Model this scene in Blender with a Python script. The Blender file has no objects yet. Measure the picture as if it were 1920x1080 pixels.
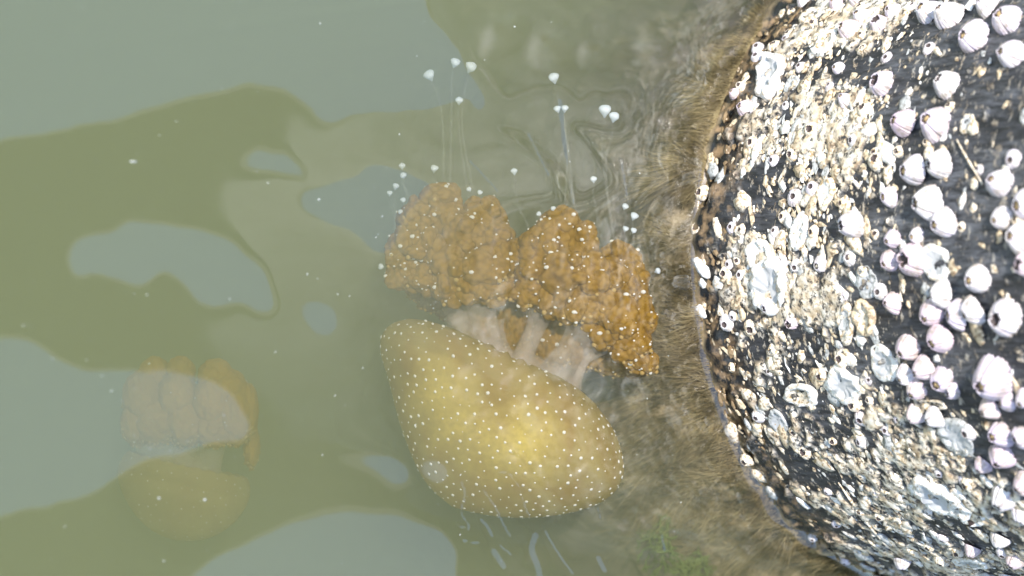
import bpy, bmesh, math, random
import numpy as np
from mathutils import Vector, Matrix, noise as mnoise

S = bpy.context.scene
COL = S.collection
rnd = random.Random(11)
rng = np.random.default_rng(5)

# ------------------------------------------------------------------ camera
DEP, DIST, HALF = math.radians(52), 1.2, 0.225 / 1.2      # depression, distance, tan(half width)
F = np.array([0, math.cos(DEP), -math.sin(DEP)])          # view direction
R = np.array([0, math.sin(DEP), math.cos(DEP)])           # picture right
V = np.array([-1.0, 0, 0])                                # picture up
CAM = -DIST * F
cd = bpy.data.cameras.new('camera'); cam = bpy.data.objects.new('camera', cd); COL.objects.link(cam)
m = Matrix.Identity(4)
for i in range(3):
    m[i][0], m[i][1], m[i][2], m[i][3] = R[i], V[i], -F[i], CAM[i]
cam.matrix_world = m
cd.sensor_width = 36; cd.lens = 18 / HALF
cd.clip_start = 0.01; cd.clip_end = 400
cd.dof.use_dof = True; cd.dof.focus_distance = 1.235; cd.dof.aperture_fstop = 6.7
S.camera = cam

# ------------------------------------------------------------------ sky, sun, exposure
SUN = Vector((-0.25, -0.44, 0.86)).normalized()           # towards the sun
w = bpy.data.worlds.new('World'); S.world = w; w.use_nodes = True
nt = w.node_tree
sky = nt.nodes.new('ShaderNodeTexSky'); sky.sky_type = 'NISHITA'; sky.sun_disc = False
sky.sun_elevation = math.asin(SUN.z); sky.sun_rotation = math.atan2(SUN.x, SUN.y)
sky.air_density = 1.0; sky.dust_density = 0.6
bg = nt.nodes['Background']; bg.inputs['Strength'].default_value = 0.15
nt.links.new(sky.outputs[0], bg.inputs[0])
sl = bpy.data.lights.new('sun', 'SUN'); sl.energy = 3.4; sl.angle = math.radians(0.5); sl.color = (1, 0.955, 0.88)
so = bpy.data.objects.new('sun', sl); COL.objects.link(so)
so.rotation_euler = SUN.to_track_quat('Z', 'Y').to_euler()
S.view_settings.view_transform = 'Standard'; S.view_settings.look = 'None'
S.view_settings.exposure = 1.1; S.view_settings.gamma = 1
cy = S.cycles
cy.max_bounces = 10; cy.volume_bounces = 4; cy.transparent_max_bounces = 24; cy.diffuse_bounces = 3
cy.use_denoising = True
cy.caustics_reflective = False; cy.caustics_refractive = False

# ------------------------------------------------------------------ helpers
def P(px, py, z=0.0):
    """point of the plane at height z seen at a pixel of the 1920x1080 photograph"""
    r = F + R * ((px - 960) / 960 * HALF) + V * ((540 - py) / 960 * HALF)
    return CAM + r * ((z - CAM[2]) / r[2])

PC, PR = np.array([-0.0147, 0.2703]), 0.1625              # piling axis and radius
def on_pile(px, py, rad=PR):
    r = F + R * ((px - 960) / 960 * HALF) + V * ((540 - py) / 960 * HALF)
    o = CAM[:2] - PC
    a = r[0]**2 + r[1]**2; b = 2 * (o @ r[:2]); c = o @ o - rad * rad
    q = b * b - 4 * a * c
    if q < 0: return None
    return CAM + r * ((-b - math.sqrt(q)) / (2 * a))

def pix(p):
    q = np.asarray(p) - CAM
    k = q @ F
    return 960 + (q @ R) / k / HALF * 960, 540 - (q @ V) / k / HALF * 960

def mesh(name, v, f, mats, parent=None, mi=None, smooth=True, link=True):
    me = bpy.data.meshes.new(name)
    me.from_pydata(np.asarray(v, float).tolist() if not isinstance(v, list) else v, [], f.tolist() if hasattr(f, 'tolist') else f)
    for x in (mats if isinstance(mats, (list, tuple)) else [mats]): me.materials.append(x)
    if mi is not None: me.polygons.foreach_set('material_index', np.asarray(mi, np.int32))
    me.polygons.foreach_set('use_smooth', np.full(len(me.polygons), smooth))
    me.update()
    if not link: return me
    o = bpy.data.objects.new(name, me); COL.objects.link(o)
    if parent is not None: o.parent = parent
    return o

def tag(o, label=None, cat=None, group=None, kind=None):
    if label: o['label'] = label
    if cat: o['category'] = cat
    if group: o['group'] = group
    if kind: o['kind'] = kind
    return o

def empty(name, loc, label, cat, group=None):
    o = bpy.data.objects.new(name, None); COL.objects.link(o); o.location = loc; o.empty_display_size = 0.02
    return tag(o, label, cat, group)

def ico(sub):
    bm = bmesh.new(); bmesh.ops.create_icosphere(bm, subdivisions=sub, radius=1)
    v = np.array([x.co[:] for x in bm.verts]); f = np.array([[q.index for q in p.verts] for p in bm.faces]); bm.free()
    return v, f
ICO1, ICO2, ICO3 = ico(1), ico(2), ico(3)

class Bag:
    """collects pieces of ONE mesh"""
    def __init__(s): s.v, s.f, s.m, s.n = [], [], [], 0
    def add(s, v, f, mi=0):
        v = np.asarray(v, float); s.v.append(v)
        s.f += [[i + s.n for i in q] for q in (f.tolist() if hasattr(f, 'tolist') else f)]
        s.m += [mi] * len(f); s.n += len(v)
    def blob(s, c, r, t=ICO1, mi=0, rot=None):
        v = t[0] * np.asarray(r, float)
        if rot is not None: v = v @ rot.T
        s.add(v + np.asarray(c, float), t[1], mi)
    def tube(s, pts, rad, n=6, mi=0):
        pts = np.asarray(pts, float); rad = np.broadcast_to(rad, len(pts))
        t = np.gradient(pts, axis=0); t /= np.linalg.norm(t, axis=1)[:, None] + 1e-12
        ref = np.array([0.31, 0.17, 0.93]); a = np.cross(t, ref); a /= np.linalg.norm(a, axis=1)[:, None] + 1e-12
        b = np.cross(t, a); ang = np.arange(n) * 2 * math.pi / n
        v = (pts[:, None] + rad[:, None, None] * (np.cos(ang)[None, :, None] * a[:, None] + np.sin(ang)[None, :, None] * b[:, None])).reshape(-1, 3)
        f = [[i * n + j, i * n + (j + 1) % n, (i + 1) * n + (j + 1) % n, (i + 1) * n + j] for i in range(len(pts) - 1) for j in range(n)]
        f += [list(range(n))[::-1], [(len(pts) - 1) * n + j for j in range(n)]]
        s.add(v, f, mi)
    def build(s, name, mats, parent=None, smooth=True, link=True):
        return mesh(name, np.concatenate(s.v), s.f, mats, parent, s.m, smooth, link)

def spline(pts, n):
    """smooth curve through control points"""
    p = np.asarray(pts, float)
    if len(p) == 2: return p[0] + (p[1] - p[0]) * np.linspace(0, 1, n)[:, None]
    q = np.vstack([2 * p[0] - p[1], p, 2 * p[-1] - p[-2]])
    u = np.linspace(0, len(p) - 1 - 1e-9, n); i = u.astype(int); t = (u - i)[:, None]
    a, b, c, d = q[i], q[i + 1], q[i + 2], q[i + 3]
    return 0.5 * (2 * b + (c - a) * t + (2 * a - 5 * b + 4 * c - d) * t**2 + (3 * b - a - 3 * c + d) * t**3)

def vnoise(x, y, seed=0):
    """smooth 2-D value noise in -1..1"""
    g = np.random.default_rng(seed).uniform(-1, 1, (256, 256))
    xi = np.floor(x).astype(int); yi = np.floor(y).astype(int); fx = x - xi; fy = y - yi
    fx = fx * fx * (3 - 2 * fx); fy = fy * fy * (3 - 2 * fy)
    h = lambda a, b: g[a % 256, b % 256]
    return (h(xi, yi) * (1 - fx) + h(xi + 1, yi) * fx) * (1 - fy) + (h(xi, yi + 1) * (1 - fx) + h(xi + 1, yi + 1) * fx) * fy

# ------------------------------------------------------------------ node helpers
class NT:
    def __init__(s, name):
        s.mat = bpy.data.materials.new(name); s.mat.use_nodes = True
        s.t = s.mat.node_tree; s.t.nodes.clear(); s.out = s.t.nodes.new('ShaderNodeOutputMaterial')
    def n(s, typ, ins=None, **kw):
        x = s.t.nodes.new('ShaderNode' + typ)
        for k, v in kw.items(): setattr(x, k, v)
        for k, v in (ins or {}).items(): s.set(x.inputs[k], v)
        return x
    def set(s, sock, v):
        if hasattr(v, 'is_output'): s.t.links.new(v, sock)
        elif hasattr(v, 'outputs'): s.t.links.new(v.outputs[0], sock)
        elif isinstance(v, tuple) and len(v) == 3 and sock.type == 'RGBA': sock.default_value = (*v, 1)
        else: sock.default_value = v
    def math(s, op, a, b=0.0, clamp=False):
        x = s.n('Math', {0: a, 1: b}, operation=op, use_clamp=clamp); return x.outputs[0]
    def mix(s, fac, a, b, blend='MIX'):
        x = s.n('MixRGB', {0: fac, 1: a, 2: b}, blend_type=blend); return x.outputs[0]
    def ramp(s, fac, stops):
        x = s.n('ValToRGB', {0: fac}); e = x.color_ramp.elements
        while len(e) < len(stops): e.new(0.5)
        for q, (p, c) in zip(e, stops): q.position = p; q.color = (*c, 1) if isinstance(c, tuple) else (c, c, c, 1)
        return x.outputs[0]
    def noise(s, vec, scale, detail=3, rough=0.55, dist=0.0):
        x = s.n('TexNoise', {'Scale': scale, 'Detail': detail, 'Roughness': rough, 'Distortion': dist})
        if vec is not None: s.set(x.inputs['Vector'], vec)
        return x.outputs[0]
    def mapped(s, vec, scale=(1, 1, 1), rot=(0, 0, 0)):
        return s.n('Mapping', {'Vector': vec, 'Scale': scale, 'Rotation': rot}).outputs[0]
    def surf(s, sh): s.set(s.out.inputs['Surface'], sh); return s.mat

def principled(nt_, color, rough=0.6, bump=None, strength=0.4, dist=0.001, **kw):
    p = nt_.n('BsdfPrincipled', {'Base Color': color, 'Roughness': rough})
    for k, v in kw.items(): nt_.set(p.inputs[k.replace('_', ' ')], v)
    if bump is not None:
        b = nt_.n('Bump', {'Height': bump, 'Strength': strength, 'Distance': dist}); nt_.set(p.inputs['Normal'], b)
    return p

def soft_body(name, color, clear, rough=0.35, trans=0.5):
    """jelly tissue: partly see-through, partly scattering front and back"""
    k = NT(name)
    col = color(k) if callable(color) else color
    d = k.n('BsdfDiffuse', {'Color': col}); t = k.n('BsdfTranslucent', {'Color': col})
    a = k.n('MixShader', {0: trans, 1: d, 2: t})
    c = k.n('MixShader', {0: clear, 1: a, 2: k.n('BsdfTransparent')})
    return k.surf(c)

# ------------------------------------------------------------------ materials
def m_shell(name, tones, dark=(0.16, 0.11, 0.10)):
    k = NT(name); tc = k.n('TexCoord').outputs['Object']; wp = k.n('NewGeometry').outputs['Position']; oi = k.n('ObjectInfo').outputs['Random']
    at = k.n('Attribute', attribute_name='rib').outputs['Fac']
    base = k.ramp(oi, [(i / (len(tones) - 1), c) for i, c in enumerate(tones)])
    streak = k.noise(k.mapped(tc, (1, 1, 0.12)), 5, 3)
    c = k.mix(k.ramp(streak, [(0.42, 0.0), (0.7, 0.55)]), base, (0.50, 0.37, 0.50))
    c = k.mix(k.ramp(k.noise(wp, 260, 4), [(0.5, 0.0), (0.72, 0.5)]), c, (0.78, 0.70, 0.58))
    c = k.mix(k.math('MULTIPLY', at, 0.7), c, (0.40, 0.31, 0.34))
    c = k.mix(k.ramp(k.noise(tc, 1.6, 5, 0.7), [(0.48, 0.0), (0.64, 0.75)]), c, (0.34, 0.28, 0.21))
    return k.surf(principled(k, c, 0.55, k.noise(k.mapped(tc, (1, 1, 0.25)), 9, 4), 0.5, 0.0006))
M_WHITE = m_shell('barnacle_white', [(0.76, 0.73, 0.70), (0.70, 0.66, 0.69), (0.80, 0.78, 0.74)])
M_LILAC = m_shell('barnacle_lilac', [(0.60, 0.53, 0.61), (0.70, 0.64, 0.69), (0.56, 0.48, 0.58)])
M_PINK = m_shell('barnacle_pink', [(0.68, 0.55, 0.56), (0.62, 0.50, 0.56), (0.72, 0.61, 0.58)])
k = NT('barnacle_inside'); M_HOLE = k.surf(principled(k, (0.05, 0.032, 0.028), 0.6))
k = NT('barnacle_lid'); tc = k.n('TexCoord').outputs['Object']
M_LID = k.surf(principled(k, k.mix(k.noise(tc, 500, 2), (0.30, 0.17, 0.05), (0.60, 0.45, 0.25)), 0.5))

def m_chip(name, a, b, c):
    k = NT(name); tc = k.n('TexCoord').outputs['Object']; geo = k.n('NewGeometry').outputs['Position']
    x = k.mix(k.noise(geo, 220, 3), a, b)
    x = k.mix(k.ramp(k.noise(geo, 620, 3), [(0.5, 0.0), (0.62, 1.0)]), x, c)
    return k.surf(principled(k, x, 0.5, k.noise(geo, 900, 4), 0.7, 0.0008))
M_CREAM = m_chip('chip_cream', (0.70, 0.57, 0.41), (0.84, 0.77, 0.66), (0.40, 0.28, 0.15))
M_BEIGE = m_chip('chip_beige', (0.56, 0.43, 0.27), (0.72, 0.60, 0.43), (0.25, 0.17, 0.10))
M_GREYSH = m_chip('chip_grey', (0.42, 0.43, 0.43), (0.56, 0.55, 0.52), (0.24, 0.23, 0.21))
M_OYSTER = m_chip('oyster_white', (0.84, 0.81, 0.76), (0.88, 0.86, 0.83), (0.62, 0.52, 0.40))
k = NT('wet_crust'); geo = k.n('NewGeometry').outputs['Position']
M_WET = k.surf(principled(k, k.mix(k.noise(geo, 260, 3), (0.09, 0.055, 0.025), (0.38, 0.26, 0.14)), 0.12, k.noise(geo, 700, 3), 0.6, 0.0008))
k = NT('shell_scar_centre'); geo = k.n('NewGeometry').outputs['Position']
M_SCAR = k.surf(principled(k, k.mix(k.noise(geo, 300, 3), (0.40, 0.40, 0.41), (0.62, 0.61, 0.60)), 0.4))

# piling: black sheathing, weathered, limed, brown below the waterline
k = NT('piling_sheath'); geo = k.n('NewGeometry').outputs['Position']; sep = k.n('SeparateXYZ', {0: geo}); z = sep.outputs[2]
grain = k.noise(k.mapped(geo, (1, 1, 0.22), (0.0, 0.45, 0.0)), 420, 6, 0.68)
broad = k.noise(k.mapped(geo, (1, 1, 0.35), (0, 0.6, 0)), 42, 4)
c = k.mix(k.ramp(grain, [(0.40, 0.0), (0.66, 1.0)]), (0.006, 0.007, 0.009), (0.050, 0.052, 0.060))
c = k.mix(k.ramp(broad, [(0.48, 0.0), (0.68, 0.7)]), c, k.mix(k.ramp(grain, [(0.38, 0.0), (0.64, 1.0)]), (0.02, 0.021, 0.025), (0.19, 0.195, 0.215)))
cr = k.n('Attribute', attribute_name='crust').outputs['Fac']
speck = k.noise(k.mapped(geo, (0.6, 0.6, 1.0)), 360, 4, 0.66)
sp = k.math('MULTIPLY', k.ramp(k.math('ADD', speck, k.math('MULTIPLY', cr, 0.10)), [(0.56, 0.0), (0.64, 0.9)]), k.ramp(z, [(0.01, 0.1), (0.05, 1.0), (0.14, 0.55), (0.22, 0.25)]))
cr2 = k.math('MULTIPLY', cr, k.ramp(k.noise(geo, 330, 3, 0.6), [(0.38, 0.0), (0.50, 1.0)]))
tone = k.ramp(k.noise(geo, 150, 4, 0.65), [(0.30, (0.26, 0.17, 0.09)), (0.45, (0.62, 0.50, 0.35)), (0.60, (0.82, 0.75, 0.64)), (0.75, (0.58, 0.57, 0.55))])
both = k.math('MAXIMUM', sp, cr2)
c = k.mix(both, c, tone)
wet = k.ramp(k.math('ADD', z, k.math('MULTIPLY', k.noise(geo, 60, 3), 0.03)), [(0.022, 1.0), (0.048, 0.0)])
c = k.mix(wet, c, k.mix(k.ramp(k.noise(geo, 170, 4), [(0.47, 0.0), (0.64, 1.0)]), (0.008, 0.008, 0.008), (0.26, 0.17, 0.09)))
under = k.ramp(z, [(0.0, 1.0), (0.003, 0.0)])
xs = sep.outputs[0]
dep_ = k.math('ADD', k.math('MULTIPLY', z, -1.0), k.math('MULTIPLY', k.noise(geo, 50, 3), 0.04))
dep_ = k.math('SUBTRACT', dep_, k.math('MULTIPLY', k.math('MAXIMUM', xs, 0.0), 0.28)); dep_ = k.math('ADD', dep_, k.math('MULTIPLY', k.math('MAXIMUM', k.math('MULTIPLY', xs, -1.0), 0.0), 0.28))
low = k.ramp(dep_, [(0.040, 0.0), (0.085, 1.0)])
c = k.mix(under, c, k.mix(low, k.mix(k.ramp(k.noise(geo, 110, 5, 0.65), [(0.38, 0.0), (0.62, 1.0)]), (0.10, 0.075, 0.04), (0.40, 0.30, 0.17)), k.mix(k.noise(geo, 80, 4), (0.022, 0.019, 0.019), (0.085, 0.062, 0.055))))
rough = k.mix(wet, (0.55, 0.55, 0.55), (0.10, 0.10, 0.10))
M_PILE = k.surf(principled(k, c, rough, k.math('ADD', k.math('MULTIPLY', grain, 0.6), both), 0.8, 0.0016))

# ------------------------------------------------------------------ sea bed
k = NT('seabed_mud'); geo = k.n('NewGeometry').outputs['Position']
M_BED = k.surf(principled(k, k.mix(k.noise(geo, 3, 4), (0.10, 0.085, 0.05), (0.16, 0.14, 0.09)), 0.9))
tag(mesh('seabed', [(-150, -150, -2.4), (150, -150, -2.4), (150, 150, -2.4), (-150, 150, -2.4)], [[0, 1, 2, 3]], M_BED), kind='structure')

# ------------------------------------------------------------------ water: suspended murk (volume) and rippled surface
k = NT('murky_water')
k.set(k.out.inputs['Volume'], k.n('VolumePrincipled', {'Color': (0.592, 0.628, 0.41), 'Density': 4.6, 'Anisotropy': 0.1}))
M_MURK = k.mat
def box(name, lo, hi, mat, parent=None):
    (a, b, c_), (d, e, f_) = lo, hi
    v = [(a, b, c_), (d, b, c_), (d, e, c_), (a, e, c_), (a, b, f_), (d, b, f_), (d, e, f_), (a, e, f_)]
    return mesh(name, v, [[3, 2, 1, 0], [4, 5, 6, 7], [0, 1, 5, 4], [1, 2, 6, 5], [2, 3, 7, 6], [3, 0, 4, 7]], mat, parent, smooth=False)
tag(box('murk', (-120, -120, -2.36), (120, 120, -0.0012), M_MURK), kind='stuff')

ADDED_DECK_Z, ADDED_DECK_Y = 3.0, -0.155 + 3.0 / math.tan(math.radians(58.3))
SKY_PATCH = [
    [(-300, -300), (800, -300), (800, 40), (820, 62), (872, 82), (872, 120), (920, 195), (905, 212), (880, 182), (780, 205), (690, 208), (625, 228), (596, 222), (575, 195), (535, 158), (470, 160), (380, 172), (300, 205), (200, 232), (60, 248), (0, 268), (-300, 300)],
    [(438, 304), (462, 290), (488, 278), (512, 292), (536, 284), (560, 304), (586, 322), (572, 338), (532, 336), (472, 318), (442, 318)],
    [(552, 362), (620, 345), (690, 314), (760, 318), (815, 345), (770, 400), (735, 470), (700, 474), (660, 424), (606, 410), (562, 402)],
    [(118, 482), (138, 452), (200, 442), (240, 415), (300, 424), (380, 440), (445, 455), (468, 482), (508, 512), (506, 540), (526, 572), (508, 600), (472, 590), (450, 566), (400, 576), (372, 562), (340, 536), (300, 515), (262, 540), (222, 522), (170, 512), (138, 520)],
    [(545, 562), (600, 558), (630, 582), (620, 612), (604, 636), (582, 620), (562, 596)],
    [(-300, 640), (30, 640), (70, 652), (110, 680), (160, 702), (230, 698), (300, 694), (365, 712), (425, 742), (455, 778), (478, 802), (470, 822), (430, 832), (330, 852), (250, 880), (150, 930), (0, 966), (-300, 1020)],
    [(345, 1400), (352, 1090), (400, 1050), (480, 1000), (560, 972), (680, 950), (770, 957), (830, 990), (850, 1030), (858, 1090), (862, 1400)],
    [(612, 842), (680, 852), (740, 860), (765, 872), (768, 915), (738, 912), (690, 882), (640, 858)],
    [(786, 842), (830, 850), (850, 878), (838, 908), (804, 908), (788, 880)],
]
PALE = [
    [(800, -60), (1300, -60), (1310, 60), (1330, 190), (1290, 178), (1200, 160), (1150, 162), (1130, 178), (1100, 150), (1082, 190), (1048, 168), (960, 190), (920, 150), (860, 80)],
    [(1060, 232), (1180, 262), (1262, 350), (1190, 372), (1120, 300)], [(920, 236), (1000, 262), (1082, 340), (1096, 420), (1040, 330), (960, 280)],
   
]
GLINT = [  # narrow wavelets that mirror the bright sky
    [(866, 905), (872, 930), (864, 960), (880, 990), (856, 985), 2.2], [(905, 918), (925, 945), (945, 985), (957, 1006), 2.0], [(955, 888), (972, 910), (985, 950), (992, 968), 1.8],
    [(902, 975), (914, 988), (922, 1004), 3.0], [(926, 1034), (944, 1062), 6.0], [(936, 1022), (958, 1040), 2.0], [(1004, 1004), (997, 1030), (1008, 1062), (1014, 1090), 6.0],
    [(1022, 996), (1046, 1036), (1074, 1076), 2.2], [(868, 1014), (880, 1016), (905, 1020), 2.0], [(1120, 950), (1126, 972), 2.0], [(1122, 1046), (1134, 1070), 4.0], [(1240, 1000), (1247, 1034), 2.0],
    [(958, 848), (975, 855), (984, 866), 1.5], [(930, 885), (950, 886), (962, 892), 1.4], [(242, 301), (262, 307), 2.0], [(1050, 190), (1060, 280), (1075, 380), 3.0], [(990, 250), (1030, 330), 2.5],
    [(1165, 300), (1178, 380), 3.0], [(880, 300), (935, 360), 2.0],
]
def in_poly(px, py, poly):
    r = np.zeros(px.shape, bool); n = len(poly)
    for i in range(n):
        (x0, y0), (x1, y1) = poly[i], poly[(i + 1) % n]
        if y0 == y1: continue
        c_ = (y0 > py) != (y1 > py)
        r ^= c_ & (px < (x1 - x0) * (py - y0) / (y1 - y0) + x0)
    return r
def blur(a, s):
    n = int(3 * s) + 1; kx = np.exp(-0.5 * (np.arange(-n, n + 1) / s)**2); kx /= kx.sum()
    for ax in (0, 1):
        b = np.pad(a, [(n, n) if i == ax else (0, 0) for i in (0, 1)], 'edge'); o = np.zeros_like(a)
        for i, q in enumerate(kx): o += q * np.take(b, np.arange(i, i + a.shape[ax]), axis=ax)
        a = o
    return a
STEP = 0.0012
gx = np.arange(-0.17, 0.17 + 1e-9, STEP); gy = np.arange(-0.30, 0.235 + 1e-9, STEP)
X, Y = np.meshgrid(gx, gy, indexing='ij')
q0 = Y - CAM[1]; kk = X * 0 + (q0 * F[1] + (-CAM[2]) * F[2])
PX = 960 + (q0 * R[1] + (-CAM[2]) * R[2]) / kk / HALF * 960
PY = 540 - (X * V[0]) / kk / HALF * 960
WX = PX + 9 * vnoise(X * 70, Y * 45, 3) + 5 * vnoise(X * 190, Y * 130, 23); WY = PY + 9 * vnoise(X * 70, Y * 45, 4) + 5 * vnoise(X * 190, Y * 130, 24)
skym = np.zeros(X.shape, bool)
for poly in SKY_PATCH: skym |= in_poly(WX, WY, poly)
dv = np.arctan2(CAM[2], Y - CAM[1]); ee = np.arctan2(ADDED_DECK_Z, ADDED_DECK_Y - Y)
pf = PC[1] - np.sqrt(np.maximum(PR**2 - (X - PC[0])**2, 1e-4)); et = np.arctan2(0.37, np.maximum(pf - Y, 0.002))
MARG = math.radians(5)
far = np.clip((620 - PX) / 60, 0, 1)
T = np.where(skym, (np.maximum(ee, et) + MARG - dv) / 2, far * np.minimum(0, (ee - MARG - dv) / 2))
nearT = np.clip((PX - 760) / 200, 0, 1) * np.clip((pf - Y - 0.030) / 0.04, 0, 1) * np.clip((0.105 - X) / 0.03, 0, 1) * np.clip((np.arctan2(0.24, np.maximum(pf - Y, 0.012)) - dv) / 2, -0.1, 0.30)
nearT *= np.clip((400 - PY) / 60, 0, 1)
T = np.where(skym, T, T + nearT)                          # by the piling the ripples mirror its darker upper half
T = np.clip(T, -0.25, 0.6)
for poly in PALE:                                         # wavelets tipped towards the sunlit crust of the piling
    pm = in_poly(WX + 0.6 * (WX - PX), WY + 0.6 * (WY - PY), poly) & ~skym
    T = np.where(pm, 0.55 * (np.arctan2(0.10, np.maximum(pf - Y, 0.004)) - dv) / 2, T)
soft = np.clip(0.5 + 1.2 * vnoise(X * 18, Y * 12, 77), 0, 1)
T = soft * blur(T, 4.5) + (1 - soft) * blur(T, 2.2)
# natural ripple on top
rip = lambda s, a, seed: a * vnoise(X * s * 0.8, Y * s * 0.45, seed)
hy = T + rip(55, 0.010, 7) + rip(120, 0.003, 8); hx = rip(40, 0.02, 9)
near = np.clip((PX - 640) / 250, 0, 1)
hy += near * (rip(40, 0.015, 12) + rip(20, 0.026, 13)); hx += near * (rip(20, 0.05, 14) + rip(45, 0.015, 15))
for g in GLINT:
    wd = g[-1]; pts = spline(g[:-1], 40); d2 = np.full(X.shape, 1e9)
    sel = (np.abs(PX - pts[:, 0].mean()) < 120) & (np.abs(PY - pts[:, 1].mean()) < 120)
    for p in pts: d2[sel] = np.minimum(d2[sel], (PX[sel] - p[0])**2 + (PY[sel] - p[1])**2)
    a = np.exp(-d2 / (wd * wd))
    hy = hy * (1 - a) + a * (np.clip((et + 0.12 - dv) / 2, 0, 0.6))
rad = np.hypot(X - PC[0], Y - PC[1]) - PR                 # meniscus where the water climbs the piling
mw = 0.0032 + 0.0014 * vnoise(X * 90, Y * 90, 21)
men = np.exp(-np.maximum(rad, 0) / mw)
men *= np.clip((X + 0.075) / 0.03, 0.15, 1)
ox, oy = (X - PC[0]) / (rad + PR), (Y - PC[1]) / (rad + PR)
hx2, hy2 = hx - 0.9 * men * ox, hy - 0.9 * men * oy
Z = 0.0011 * men + 0.0002 * vnoise(X * 60, Y * 40, 5)
edge = np.minimum(np.minimum(X - gx[0], gx[-1] - X), np.minimum(Y - gy[0], gy[-1] - Y)); fade = np.clip(edge / 0.012, 0, 1)
Z *= fade; hx2 *= np.clip(fade + 0.0, 0, 1); hy2 *= fade
nx, ny = X.shape
verts = np.stack([X, Y, Z], -1).reshape(-1, 3)
ii = np.arange(nx * ny).reshape(nx, ny)
quads = np.stack([ii[:-1, :-1], ii[1:, :-1], ii[1:, 1:], ii[:-1, 1:]], -1).reshape(-1, 4)
b0 = len(verts); B = 150.0
verts = np.vstack([verts, [(-B, -B, 0), (B, -B, 0), (B, B, 0), (-B, B, 0)]])
faces = quads.tolist()
faces.append([b0, b0 + 1] + ii[::-1, 0].tolist()); faces.append([b0 + 1, b0 + 2] + ii[-1, ::-1].tolist())
faces.append([b0 + 2, b0 + 3] + ii[:, -1].tolist()); faces.append([b0 + 3, b0] + ii[0, :].tolist())
k = NT('water_surface')
ge = k.n('NewGeometry')                                    # mirror share by angle, alike from above and from below
co = k.math('ABSOLUTE', k.n('VectorMath', {0: ge.outputs['Normal'], 1: ge.outputs['Incoming']}, operation='DOT_PRODUCT').outputs['Value'])
F0 = 0.13
fr = k.math('ADD', F0, k.math('MULTIPLY', 1 - F0, k.math('POWER', k.math('SUBTRACT', 1.0, co, True), 5.0)), True)
M_WATER = k.surf(k.n('MixShader', {0: fr, 1: k.n('BsdfTransparent'), 2: k.n('BsdfGlossy', {'Roughness': 0.05, 'Color': (1, 1, 1)})}))
wo = mesh('water', verts, faces, M_WATER); tag(wo, kind='structure')
nrm = np.stack([-hx2, -hy2, np.ones_like(hx2)], -1).reshape(-1, 3); nrm /= np.linalg.norm(nrm, axis=1)[:, None]
nrm = np.vstack([nrm, np.tile([0, 0, 1.0], (4, 1))])
wo.data.normals_split_custom_set_from_vertices(nrm.tolist())

# ------------------------------------------------------------------ unseen deck, added to give the water something dark to mirror
k = NT('added_deck_timber'); geo = k.n('NewGeometry').outputs['Position']
M_WOOD = k.surf(principled(k, k.mix(k.noise(k.mapped(geo, (0.3, 3, 3)), 6, 4), (0.05, 0.042, 0.032), (0.12, 0.10, 0.08)), 0.8))
added_deck = empty('added_dark_deck', (0, ADDED_DECK_Y, ADDED_DECK_Z), 'added dark timber deck out of view, only there to be mirrored in the water', 'added deck')
bag = Bag()
for i in range(24):
    y0 = 0.06 + i * 0.15
    v = np.array([(x, y, zz) for x in (-5, 5) for y in (y0, y0 + 0.143) for zz in (0, 0.045)])
    bag.add(v, [[0, 1, 3, 2], [4, 6, 7, 5], [0, 4, 5, 1], [2, 3, 7, 6], [0, 2, 6, 4], [1, 5, 7, 3]])
bag.build('added_planks', M_WOOD, added_deck, smooth=False)
box('added_edge_beam', (-5, 0, -0.16), (5, 0.057, 0.05), M_WOOD, added_deck)

# ------------------------------------------------------------------ piling
def crust_zone(ang, zz_):
    """how thickly shells grow, by angle round the piling and height above the water"""
    top = 0.120 + 0.10 * np.clip((ang - 0.20) / 0.5, 0, 1) + 0.02 * vnoise(ang * 7, zz_ * 22, 61)
    zn = np.clip((top - zz_) / 0.035, 0, 1) * np.clip((zz_ - 0.002) / 0.03, 0, 1)
    return zn * np.clip(0.56 + 0.80 * vnoise(ang * 9 + 3, zz_ * 24, 62) + 0.35 * vnoise(ang * 22, zz_ * 60, 63), 0, 1)
def shade_swell(ang, zz_):
    """swell added to the submerged flank, its dark wall standing in for a shadow"""
    q = np.clip((ang - 0.05) / 0.45, 0, 1) * np.clip((1.5 - ang) / 0.3, 0, 1)
    return 0.50 * np.clip(-zz_ - 0.022, 0, 0.10) * q * q * (3 - 2 * q)  # added bulge: brings dark wall up where the water lies in shadow
piling = empty('piling', (PC[0], PC[1], -2.4), 'thick round black piling crusted with barnacles and shells, standing in green water', 'piling')
th = np.concatenate([np.radians(np.linspace(-84, 84, 600)), np.radians(np.linspace(88, 272, 44))])
zz = np.concatenate([[-2.38, -1.6, -0.9], np.linspace(-0.26, 0.30, 470), [0.32, 0.345, 0.35]])
TH, ZZ = np.meshgrid(th, zz, indexing='ij')
arc = TH * PR
damp = (np.abs(TH) < 1.46).astype(float) * (ZZ > -0.27) * (ZZ < 0.31)
cz = crust_zone(TH, ZZ)
cf = 0.55 * vnoise(arc * 120 + ZZ * 30, ZZ * 170, 33) + 0.40 * vnoise(arc * 270, ZZ * 330, 34) + 0.25 * vnoise(arc * 620, ZZ * 620, 37)
crustf = np.clip((cf + 1.05 * cz - 0.62) / 0.28, 0, 1)
disp = 0.0012 * vnoise(arc * 60 + ZZ * 30, ZZ * 18, 31) + 0.0004 * vnoise(arc * 330 + ZZ * 120, ZZ * 60, 32)
disp += 0.0013 * crustf + 0.0010 * crustf * cf
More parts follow.
